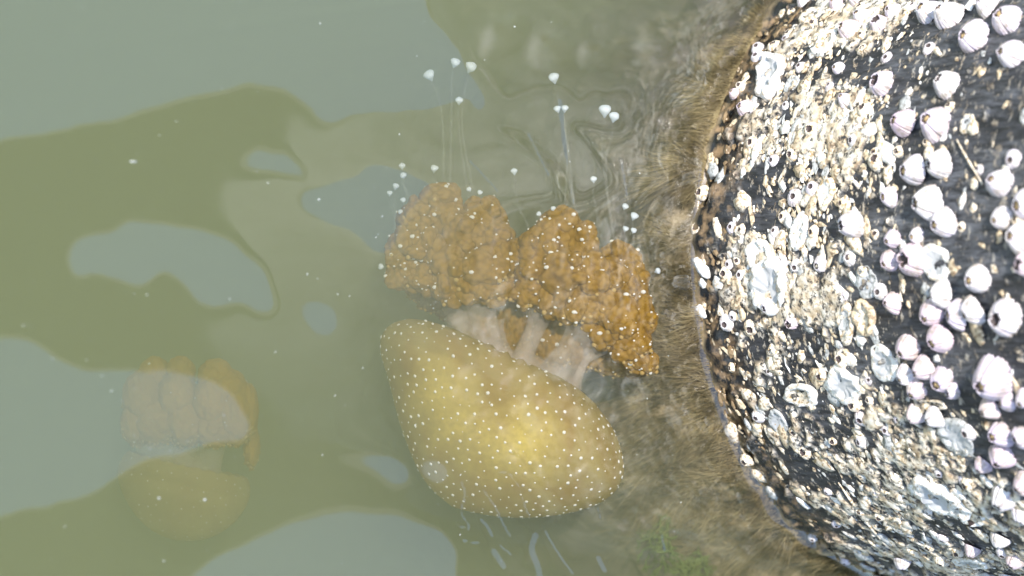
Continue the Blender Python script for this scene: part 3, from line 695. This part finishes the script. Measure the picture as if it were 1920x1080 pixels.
def stalk_col(k):
    tc = k.n('TexCoord').outputs['Object']
    return k.mix(k.noise(k.mapped(tc, (1, 0.2, 1), (0, 0, 0.3)), 260, 3), (0.52, 0.40, 0.28), (0.88, 0.80, 0.70))
M_STALK = soft_body('arm_stalk', stalk_col, 0.70, trans=0.4)
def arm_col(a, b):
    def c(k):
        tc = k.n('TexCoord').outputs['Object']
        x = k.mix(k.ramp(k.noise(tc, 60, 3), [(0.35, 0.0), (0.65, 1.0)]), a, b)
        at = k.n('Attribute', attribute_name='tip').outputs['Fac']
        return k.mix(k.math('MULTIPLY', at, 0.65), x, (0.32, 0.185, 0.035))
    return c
M_FRILL = soft_body('oral_arm_frill', (0.42, 0.28, 0.09), 0.0, trans=0.3)
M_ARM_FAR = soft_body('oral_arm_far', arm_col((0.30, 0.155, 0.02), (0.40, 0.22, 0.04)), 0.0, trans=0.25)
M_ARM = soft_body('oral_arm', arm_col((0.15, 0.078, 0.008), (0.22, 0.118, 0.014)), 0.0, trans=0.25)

def jelly(px0, py0, z0, scale, label):
    """an empty whose axes follow the animal: x across the bell, y towards the arms, z out of its near side"""
    o = empty('jellyfish', P(px0, py0, z0), label, 'jellyfish', 'white spotted jellyfish')
    mm = Matrix.Identity(4); p = P(px0, py0, z0)
    for i in range(3): mm[i][0], mm[i][1], mm[i][2], mm[i][3] = R[i], V[i], -F[i], p[i]
    o.matrix_world = mm
    s = (p - CAM) @ F * HALF / 960
    return o, (lambda x, y, d=0.0: np.array([(x - px0) * s, (py0 - y) * s, d * s])), s

def bell(parent, to, s, origin, ang, prof, depth, nspots, spot_r, lean=0.0, seed=1, mat=None):
    """prof: (v, half width, centre shift); v runs from the rim (negative) to the apex"""
    r = np.random.default_rng(seed); A = 72
    U2 = np.array([math.cos(ang), -math.sin(ang)]); V2 = np.array([-math.sin(ang), -math.cos(ang)])    # picture y is down
    pr = np.array(prof, float); tt = np.linspace(0, len(pr) - 1, 30)
    dense = np.stack([np.interp(tt, np.arange(len(pr)), pr[:, j]) for j in range(3)], 1)
    for _ in range(2): dense[1:-1] = (dense[:-2] + 2 * dense[1:-1] + dense[2:]) / 4
    v = []; ap0 = pr[:, 0].max()
    def ring(vv, hw, cs, k_):
        for a in range(A):
            an = a / A * 6.28318
            fl = 1 + 0.010 * math.sin(an * 8 + 1) * (vv < 60)
            x = cs + hw * math.cos(an) * fl * k_; d = hw * depth * math.sin(an) * fl * k_; d *= 1 - 0.07 * math.exp(-((vv - 6) / 9)**2); y = vv + lean * d
            y += 0.018 * ap0 * math.cos(an * 26) * (vv < -0.14 * ap0)
            q = U2 * x + V2 * y
            v.append((q[0] * s, q[1] * s, d * s))
    for vv, hw, cs in dense: ring(vv, hw, cs, 1)
    n = len(dense)
    # inner (lower) face of the bell
    ap = pr[:, 0].max(); wm = pr[:, 1].max(); inn = [(dense[0][0] + 0.03 * ap, dense[0][1] * 0.9, dense[0][2]), (0.12 * ap, wm * 0.82, 0), (0.36 * ap, wm * 0.62, 0.08 * ap), (0.5 * ap, wm * 0.3, 0.08 * ap)]
    for vv, hw, cs in inn: ring(vv, hw, cs, 1)
    f = []
    def strip(a0, b0):
        for a in range(A): b = (a + 1) % A; f.append([a0 * A + a, a0 * A + b, b0 * A + b, b0 * A + a])
    for i in range(n - 1): strip(i, i + 1)
    strip(n, 0)
    for i in range(n, n + 3): strip(i + 1, i)
    f.append([(n - 1) * A + a for a in range(A)]); f.append([(n + 3) * A + a for a in range(A)][::-1])
    bag = Bag(); bag.add(np.array(v), f, 0)
    # raised white spots spread evenly over the outside
    va = np.array(v[:n * A]).reshape(n, A, 3); pts = []; tri = 0
    area = np.linalg.norm(np.cross(va[1:, :] - va[:-1, :], np.roll(va, -1, 1)[:-1] - va[:-1]), axis=2); cum = np.cumsum(area.ravel()); cum /= cum[-1]
    gap = math.sqrt(area.sum() / nspots) * 0.74
    while len(pts) < nspots and tri < 30000:
        tri += 1; c_ = np.searchsorted(cum, r.random()); i, a = divmod(min(c_, len(cum) - 1), A); b = (a + 1) % A
        u_, w_ = r.random(), r.random()
        p = (va[i, a] * (1 - u_) + va[i, b] * u_) * (1 - w_) + (va[i + 1, a] * (1 - u_) + va[i + 1, b] * u_) * w_
        if all(np.sum((p - q)**2) > gap * gap for q, _ in pts):
            nn = np.cross(va[i, b] - va[i, a], va[i + 1, a] - va[i, a]); nn /= np.linalg.norm(nn) + 1e-12
            pts.append((p, nn))
    cen = va.reshape(-1, 3).mean(0)
    for p, nn in pts:
        if nn @ (p - cen) < 0: nn = -nn
        rr_ = spot_r * s * (r.uniform(0.45, 0.95) if r.random() < 0.55 else r.uniform(0.95, 1.4)); t1 = np.cross(nn, [0.3, 0.5, 0.8]); t1 /= np.linalg.norm(t1); t2 = np.cross(nn, t1)
        bag.add((ICO1[0] * [rr_, rr_, rr_ * 0.5]) @ np.stack([t1, t2, nn]) + p, ICO1[1], 1)
    o = bag.build('bell', [mat or M_BELL, M_SPOT], parent); off = to(*origin); o.location = off
    return o, U2, V2

ICO4 = ico(5)
ICO_S = ico(4)
def cauli(c_, rad3, r, knob, s, ICO4=ICO4):
    """one smooth lobe whose skin swells into knobs on knobs; also gives the knob tips"""
    d = ICO4[0]; h = np.zeros(len(d)); tips = None
    R_ = rad3.mean()
    for size, amp in ((knob * 2.6, 0.36), (knob, 0.46)):
        n = max(12, int(4 * (R_ / size)**2 * 0.95)); g = (1 + 5**0.5) / 2
        i = np.arange(n) + 0.5; zc = 1 - 2 * i / n; a = 2 * math.pi * i / g + r.random() * 6.28; q = np.sqrt(1 - zc * zc)
        dirs_ = np.stack([q * np.cos(a), q * np.sin(a), zc], 1) + 0.5 * size / R_ * r.normal(size=(n, 3)); dirs_ /= np.linalg.norm(dirs_, axis=1)[:, None]
        ang_ = np.arccos(np.clip((d @ dirs_.T).max(1), -1, 1)) * R_ / (size * 1.15)
        h += amp * size * np.sqrt(np.clip(1 - ang_**2, 0, 1)); tips = dirs_
    k_ = 1 + (h - 0.7 * knob) / R_
    v = c_ + d * rad3 * k_[:, None]
    return v, (tips, v[np.argmax(d @ tips.T, axis=0)]), np.sqrt(np.clip(1 - ang_**2, 0, 1))**2
def oral_arm(parent, to, s, lobes, mat, seed, knob=7.0, dots=0.30, dot_r=2.8):
    r = np.random.default_rng(seed); bag = Bag(); tipv = []
    for (x, y, rx, ry, d) in lobes:
        c_ = to(x, y, d); rad3 = np.array([rx * 0.98, ry * 0.98, (rx + ry) * 0.46]) * s
        v, tips, tv = cauli(c_, rad3, r, knob * s, s); bag.add(v, ICO4[1], 0); tipv.append((bag.n - len(v), tv))
        subs = []
        if dots > 0.1:                                    # smaller florets bulging from the lobe
            for q in range(9):
                dr = np.array([r.normal(), r.normal(), abs(r.normal()) + 0.15]); dr /= np.linalg.norm(dr)
                cs = c_ + dr * rad3 * r.uniform(0.72, 0.98); rs = np.array([r.uniform(11, 19), r.uniform(11, 20), r.uniform(10, 15)]) * s
                v2, tp2, tv2 = cauli(cs, rs, r, knob * 0.72 * s, s, ICO_S); bag.add(v2, ICO_S[1], 0); tipv.append((bag.n - len(v2), tv2)); subs.append(tp2)
        pick = list(zip(*tips)) if not subs else [(a_, b_) for tp2 in subs for a_, b_ in zip(*tp2) if r.random() < 0.32] + [q_ for q_ in zip(*tips) if r.random() < 0.4]
        for dr, p in pick:
            if dr[2] < -0.25: continue
            if dr[1] < -0.25 and dr[2] < 0.6 and r.random() < 0.5:      # pale frill along the lower lip
                lr = knob * s * r.uniform(0.5, 0.8); bag.blob(p + np.array([0, -1, 0]) * lr * 0.3, lr, ICO1, 2)
            if r.random() < dots:
                dd = dot_r * s * (r.uniform(0.45, 0.9) if r.random() < 0.75 else r.uniform(1.0, 1.6)); bag.blob(p, (dd * r.uniform(0.9, 1.5), dd, dd * 0.7), ICO1, 1)
    o = bag.build('oral_arm', [mat, M_SPOT, M_FRILL], parent)
    full = np.zeros(bag.n, np.float32)
    for st, tv in tipv: full[st:st + len(tv)] = tv
    o.data.attributes.new('tip', 'FLOAT', 'POINT').data.foreach_set('value', full)
    return o

def stalk(parent, to, path, rads, name='arm_stalk', n=14):
    pts = spline([to(*p) for p in path], n); rr_ = np.interp(np.linspace(0, 1, n), np.linspace(0, 1, len(rads)), rads)
    bag = Bag(); bag.tube(pts, rr_, 12); return bag.build(name, M_STALK, parent)

# --- the near jellyfish
j1, to1, s1 = jelly(960, 640, -0.050, 1, 'near jellyfish with white dotted yellow bell and orange frilly arms against the piling')
bell(j1, to1, s1, (940, 720, 0), 0.4266, [(-50, 118, -14), (-48, 150, -18), (-40, 186, -20), (-26, 213, -14), (-8, 233, -6), (12, 244, 3), (34, 250, 15), (67, 245, 38), (100, 230, 50), (140, 202, 52), (185, 150, 44), (216, 104, 32), (238, 54, 20), (247, 4, 14)], 0.62, 820, 3.0, lean=-0.10, seed=3, mat=M_BELL_NEAR)
ARMS1 = [
    [(822, 378, 36, 34, 0), (782, 415, 38, 40, 2), (838, 418, 34, 40, -4), (765, 462, 36, 44, 8), (800, 462, 40, 42, 14), (752, 512, 26, 30, 12), (786, 522, 32, 28, 20)],
    [(905, 408, 42, 34, 6), (872, 445, 42, 42, 24), (928, 452, 38, 44, 18), (850, 495, 44, 44, 34), (905, 505, 48, 45, 42), (948, 488, 30, 44, 26), (842, 540, 34, 26, 32), (890, 546, 34, 22, 38), (932, 538, 32, 28, 32)],
    [(1050, 424, 40, 32, 10), (1022, 462, 42, 42, 24), (1086, 465, 36, 42, 18), (1000, 500, 38, 42, 30), (1050, 512, 50, 45, 44), (1104, 522, 36, 48, 34), (992, 546, 28, 28, 34), (1032, 566, 32, 22, 38), (1074, 580, 34, 24, 42), (1108, 586, 30, 26, 38)],
    [(1160, 484, 32, 30, 2), (1146, 528, 34, 42, 22), (1186, 538, 28, 44, 10), (1158, 588, 40, 42, 36), (1200, 596, 26, 50, 16), (1142, 624, 26, 26, 32), (1190, 645, 30, 40, 22), (1205, 672, 18, 22, 14), (1166, 650, 26, 22, 28)],
    [(812, 560, 36, 26, -60), (780, 540, 22, 24, -48), (840, 585, 24, 18, -66)],
    [(962, 606, 36, 54, -46), (965, 660, 36, 34, -54), (905, 610, 40, 44, -58)],
    [(1160, 680, 46, 28, -44), (1122, 662, 40, 36, -54), (1192, 690, 26, 22, -40)],
    [(1040, 640, 44, 52, -58), (1095, 655, 40, 42, -60), (1010, 690, 40, 36, -66)],
]
for i, lobes in enumerate(ARMS1): oral_arm(j1, to1, s1, lobes, M_ARM, 20 + i, knob=7.0 if i < 4 else 4.5, dots=0.46 if i < 4 else 0.04)
for path, rd in (
    ([(925, 680, -32), (890, 640, -18), (862, 590, -5), (846, 545, 0)], (34, 24, 22, 32)), ([(945, 690, -28), (920, 650, -5), (908, 600, 5), (895, 545, 8)], (38, 26, 24, 38)),
    ([(985, 705, -25), (982, 668, 0), (1004, 615, 10), (1018, 575, 12)], (40, 20, 18, 30)), ([(970, 700, -25), (945, 665, -28), (930, 600, -25)], (36, 16, 24)),
    ([(1040, 728, -30), (1058, 690, -10), (1086, 645, 0), (1110, 610, 6)], (50, 36, 34, 46)), ([(1068, 742, -25), (1082, 712, 0), (1100, 676, 5), (1132, 650, 5)], (28, 9, 7, 14)),
    ([(900, 695, -40), (868, 640, -34), (850, 590, -30)], (26, 14, 20)), ([(880, 655, -44), (960, 690, -40), (1040, 722, -40), (1080, 738, -44)], (20, 40, 40, 16))):
    stalk(j1, to1, path, np.array(rd) * s1)
def filament(parent, to, s, knob, way, kr, dk=60, seed=0, thick=2.0):
    """a translucent thread rising from the arms to a white top-shaped knob"""
    r = random.Random(seed); ks = [(knob[0], knob[1], dk)] + [(x, y, dk * (1 - (i + 1) / len(way))) for i, (x, y) in enumerate(way)]
    ks[0] = (knob[0] + 0.2, knob[1] + kr * 0.7, dk)
    pts = spline([to(*p) for p in ks], 18); wv = np.sin(np.linspace(0, 1, 18) * r.uniform(5, 9) + r.uniform(0, 6)) * np.linspace(0, 1, 18) * r.uniform(4, 9) * s; pts[:, 0] += wv; bag = Bag(); bag.tube(pts, np.linspace(thick * 0.6, thick * 1.3, 18) * s, 6)
    fo = bag.build('filament', M_THREAD, parent)
    kb = Bag(); A = 10; c_ = to(knob[0], knob[1], dk); d = pts[1] - pts[0]; d /= np.linalg.norm(d); a_ = np.cross(d, [0.1, 0.2, 1]); a_ /= np.linalg.norm(a_); b_ = np.cross(d, a_)
    v = []
    pf2 = [(-0.75, 0.1), (-0.70, 0.55), (-0.42, 0.92), (-0.1, 0.98), (0.35, 0.72), (0.8, 0.36), (1.25, 0.12)]
    for hh, q in pf2:
        for i in range(A):
            an = i / A * 6.283; w_ = 1 + 0.12 * math.sin(3 * an + seed)
            v.append(c_ + (d * hh + (a_ * math.cos(an) + b_ * math.sin(an)) * q * w_) * kr * s)
    f = [[i * A + j, i * A + (j + 1) % A, (i + 1) * A + (j + 1) % A, (i + 1) * A + j] for i in range(len(pf2) - 1) for j in range(A)] + [list(range(A))[::-1], [(len(pf2) - 1) * A + j for j in range(A)]]
    kb.add(v, f); kb.build('knob', M_KNOB, fo)
FIL = [((807, 145), [(822, 185), (835, 300), (838, 400)], 11), ((855, 122), [(846, 160), (843, 260), (850, 400)], 9.5), ((884, 130), [(872, 165), (870, 250), (890, 400)], 11), ((862, 192), [(862, 230), (868, 320), (880, 420)], 7.5),
       ((1037, 150), [(1044, 185), (1062, 250), (1050, 330), (1060, 420)], 10.5), ((1044, 208), [(1056, 245), (1062, 330), (1070, 430)], 7), ((1058, 207), [(1058, 250), (1075, 340), (1090, 440)], 7),
       ((1133, 210), [(1128, 260), (1136, 320), (1150, 480)], 12), ((1150, 222), [(1143, 262), (1136, 315), (1160, 470)], 10), ((755, 312), [(756, 340), (765, 400)], 6.5), ((757, 330), [(760, 350), (772, 420)], 6.5),
       ((815, 317), [(816, 340), (820, 375)], 7.5), ((743, 350), [(738, 385), (745, 440)], 6.5), ((732, 363), [(734, 390), (740, 450)], 5.5), ((757, 376), [(760, 395), (768, 420)], 5.5), ((964, 322), [(966, 350), (980, 400), (990, 450)], 6.5),
       ((1112, 337), [(1114, 370), (1118, 470)], 6.5), ((1171, 388), [(1169, 410), (1168, 480)], 6.5), ((1188, 406), [(1185, 430), (1180, 500)], 8), ((1172, 430), [(1170, 450), (1170, 490)], 6), ((1187, 433), [(1186, 450), (1182, 500)], 6),
       ((848, 366), [(845, 395), (838, 440)], 6), ((752, 398), [(756, 412), (770, 440)], 5), ((1232, 508), [(1215, 520), (1190, 540)], 6), ((716, 500), [(730, 506), (750, 512)], 6), ((900, 362), [(898, 375), (900, 400)], 5), ((880, 356), [(884, 372), (890, 400)], 5), ((1010, 402), [(1016, 415), (1030, 440)], 5), ((1037, 392), [(1040, 405), (1045, 430)], 5), ((1108, 426), [(1106, 440), (1100, 460)], 5)]
for i, (kn, way, kr) in enumerate(FIL): filament(j1, to1, s1, kn, way, kr, dk=55 if kn[1] < 240 else 25, seed=i)

# --- the far jellyfish, deeper down
j2, to2, s2 = jelly(350, 840, -0.172, 1, 'second jellyfish fading into the murky green water away from the piling')
bell(j2, to2, s2, (345, 902, 0), 0.22, [(-28, 100, 0), (-34, 112, 0), (-20, 122, 0), (0, 126, 0), (20, 124, 0), (55, 106, 4), (80, 84, 6), (98, 58, 6), (108, 30, 4), (112, 3, 4)], 0.7, 200, 1.3, lean=-0.05, seed=8)
ARMS2 = [[(290, 702, 26, 26, 0), (270, 745, 36, 40, 8), (295, 790, 40, 36, 12), (258, 790, 28, 36, 4)], [(338, 702, 26, 26, 0), (335, 745, 34, 40, 16), (350, 790, 36, 36, 20)],
         [(405, 708, 30, 28, 6), (430, 735, 32, 34, 10), (400, 755, 34, 40, 22), (440, 780, 34, 44, 14), (465, 770, 18, 40, 4), (405, 800, 36, 30, 22)], [(468, 838, 14, 34, -40)]]
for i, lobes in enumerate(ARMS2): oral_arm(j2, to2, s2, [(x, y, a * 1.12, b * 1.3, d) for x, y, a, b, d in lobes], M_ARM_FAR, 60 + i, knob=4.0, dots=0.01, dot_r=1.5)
for path, rd in (([(335, 890, -20), (305, 850, -10), (285, 820, 0)], (40, 34, 40)), ([(350, 890, -20), (348, 850, -5), (345, 805, 0)], (32, 22, 26)), ([(380, 890, -20), (395, 850, -5), (400, 810, 0)], (32, 24, 26))):
    stalk(j2, to2, path, np.array(rd) * s2)

# ------------------------------------------------------------------ flecks drifting on the surface
k = NT('fleck'); M_FLECK = k.surf(principled(k, (0.55, 0.57, 0.52), 0.5))
bag = Bag()
for i in range(150):
    px, py = rnd.uniform(-10, 1290), rnd.uniform(-10, 1090)
    p = P(px, py, -0.0008 - rnd.random() * 0.02 * (i % 2)); r_ = rnd.choice([0.5, 0.6, 0.6, 0.8, 1.2]) * 0.00024
    a = rnd.uniform(0, 6.28); rot = np.array([[math.cos(a), -math.sin(a), 0], [math.sin(a), math.cos(a), 0], [0, 0, 1]])
    bag.blob(p, (r_ * rnd.uniform(1, 2.2), r_, r_ * 0.5), ICO1, 0, rot)
for px, py, a_, b_ in ((250, 303, 10, 2), (384, 937, 4, 3), (298, 934, 3, 2.5), (965, 50, 3, 2), (598, 374, 2.5, 2.5)):
    bag.blob(P(px, py, -0.0006), (b_ * 0.00022, a_ * 0.00022, 0.0003), ICO1, 0)
tag(bag.build('drifting_flecks', M_FLECK), 'tiny white flecks drifting in the green water', 'flecks', kind='stuff')
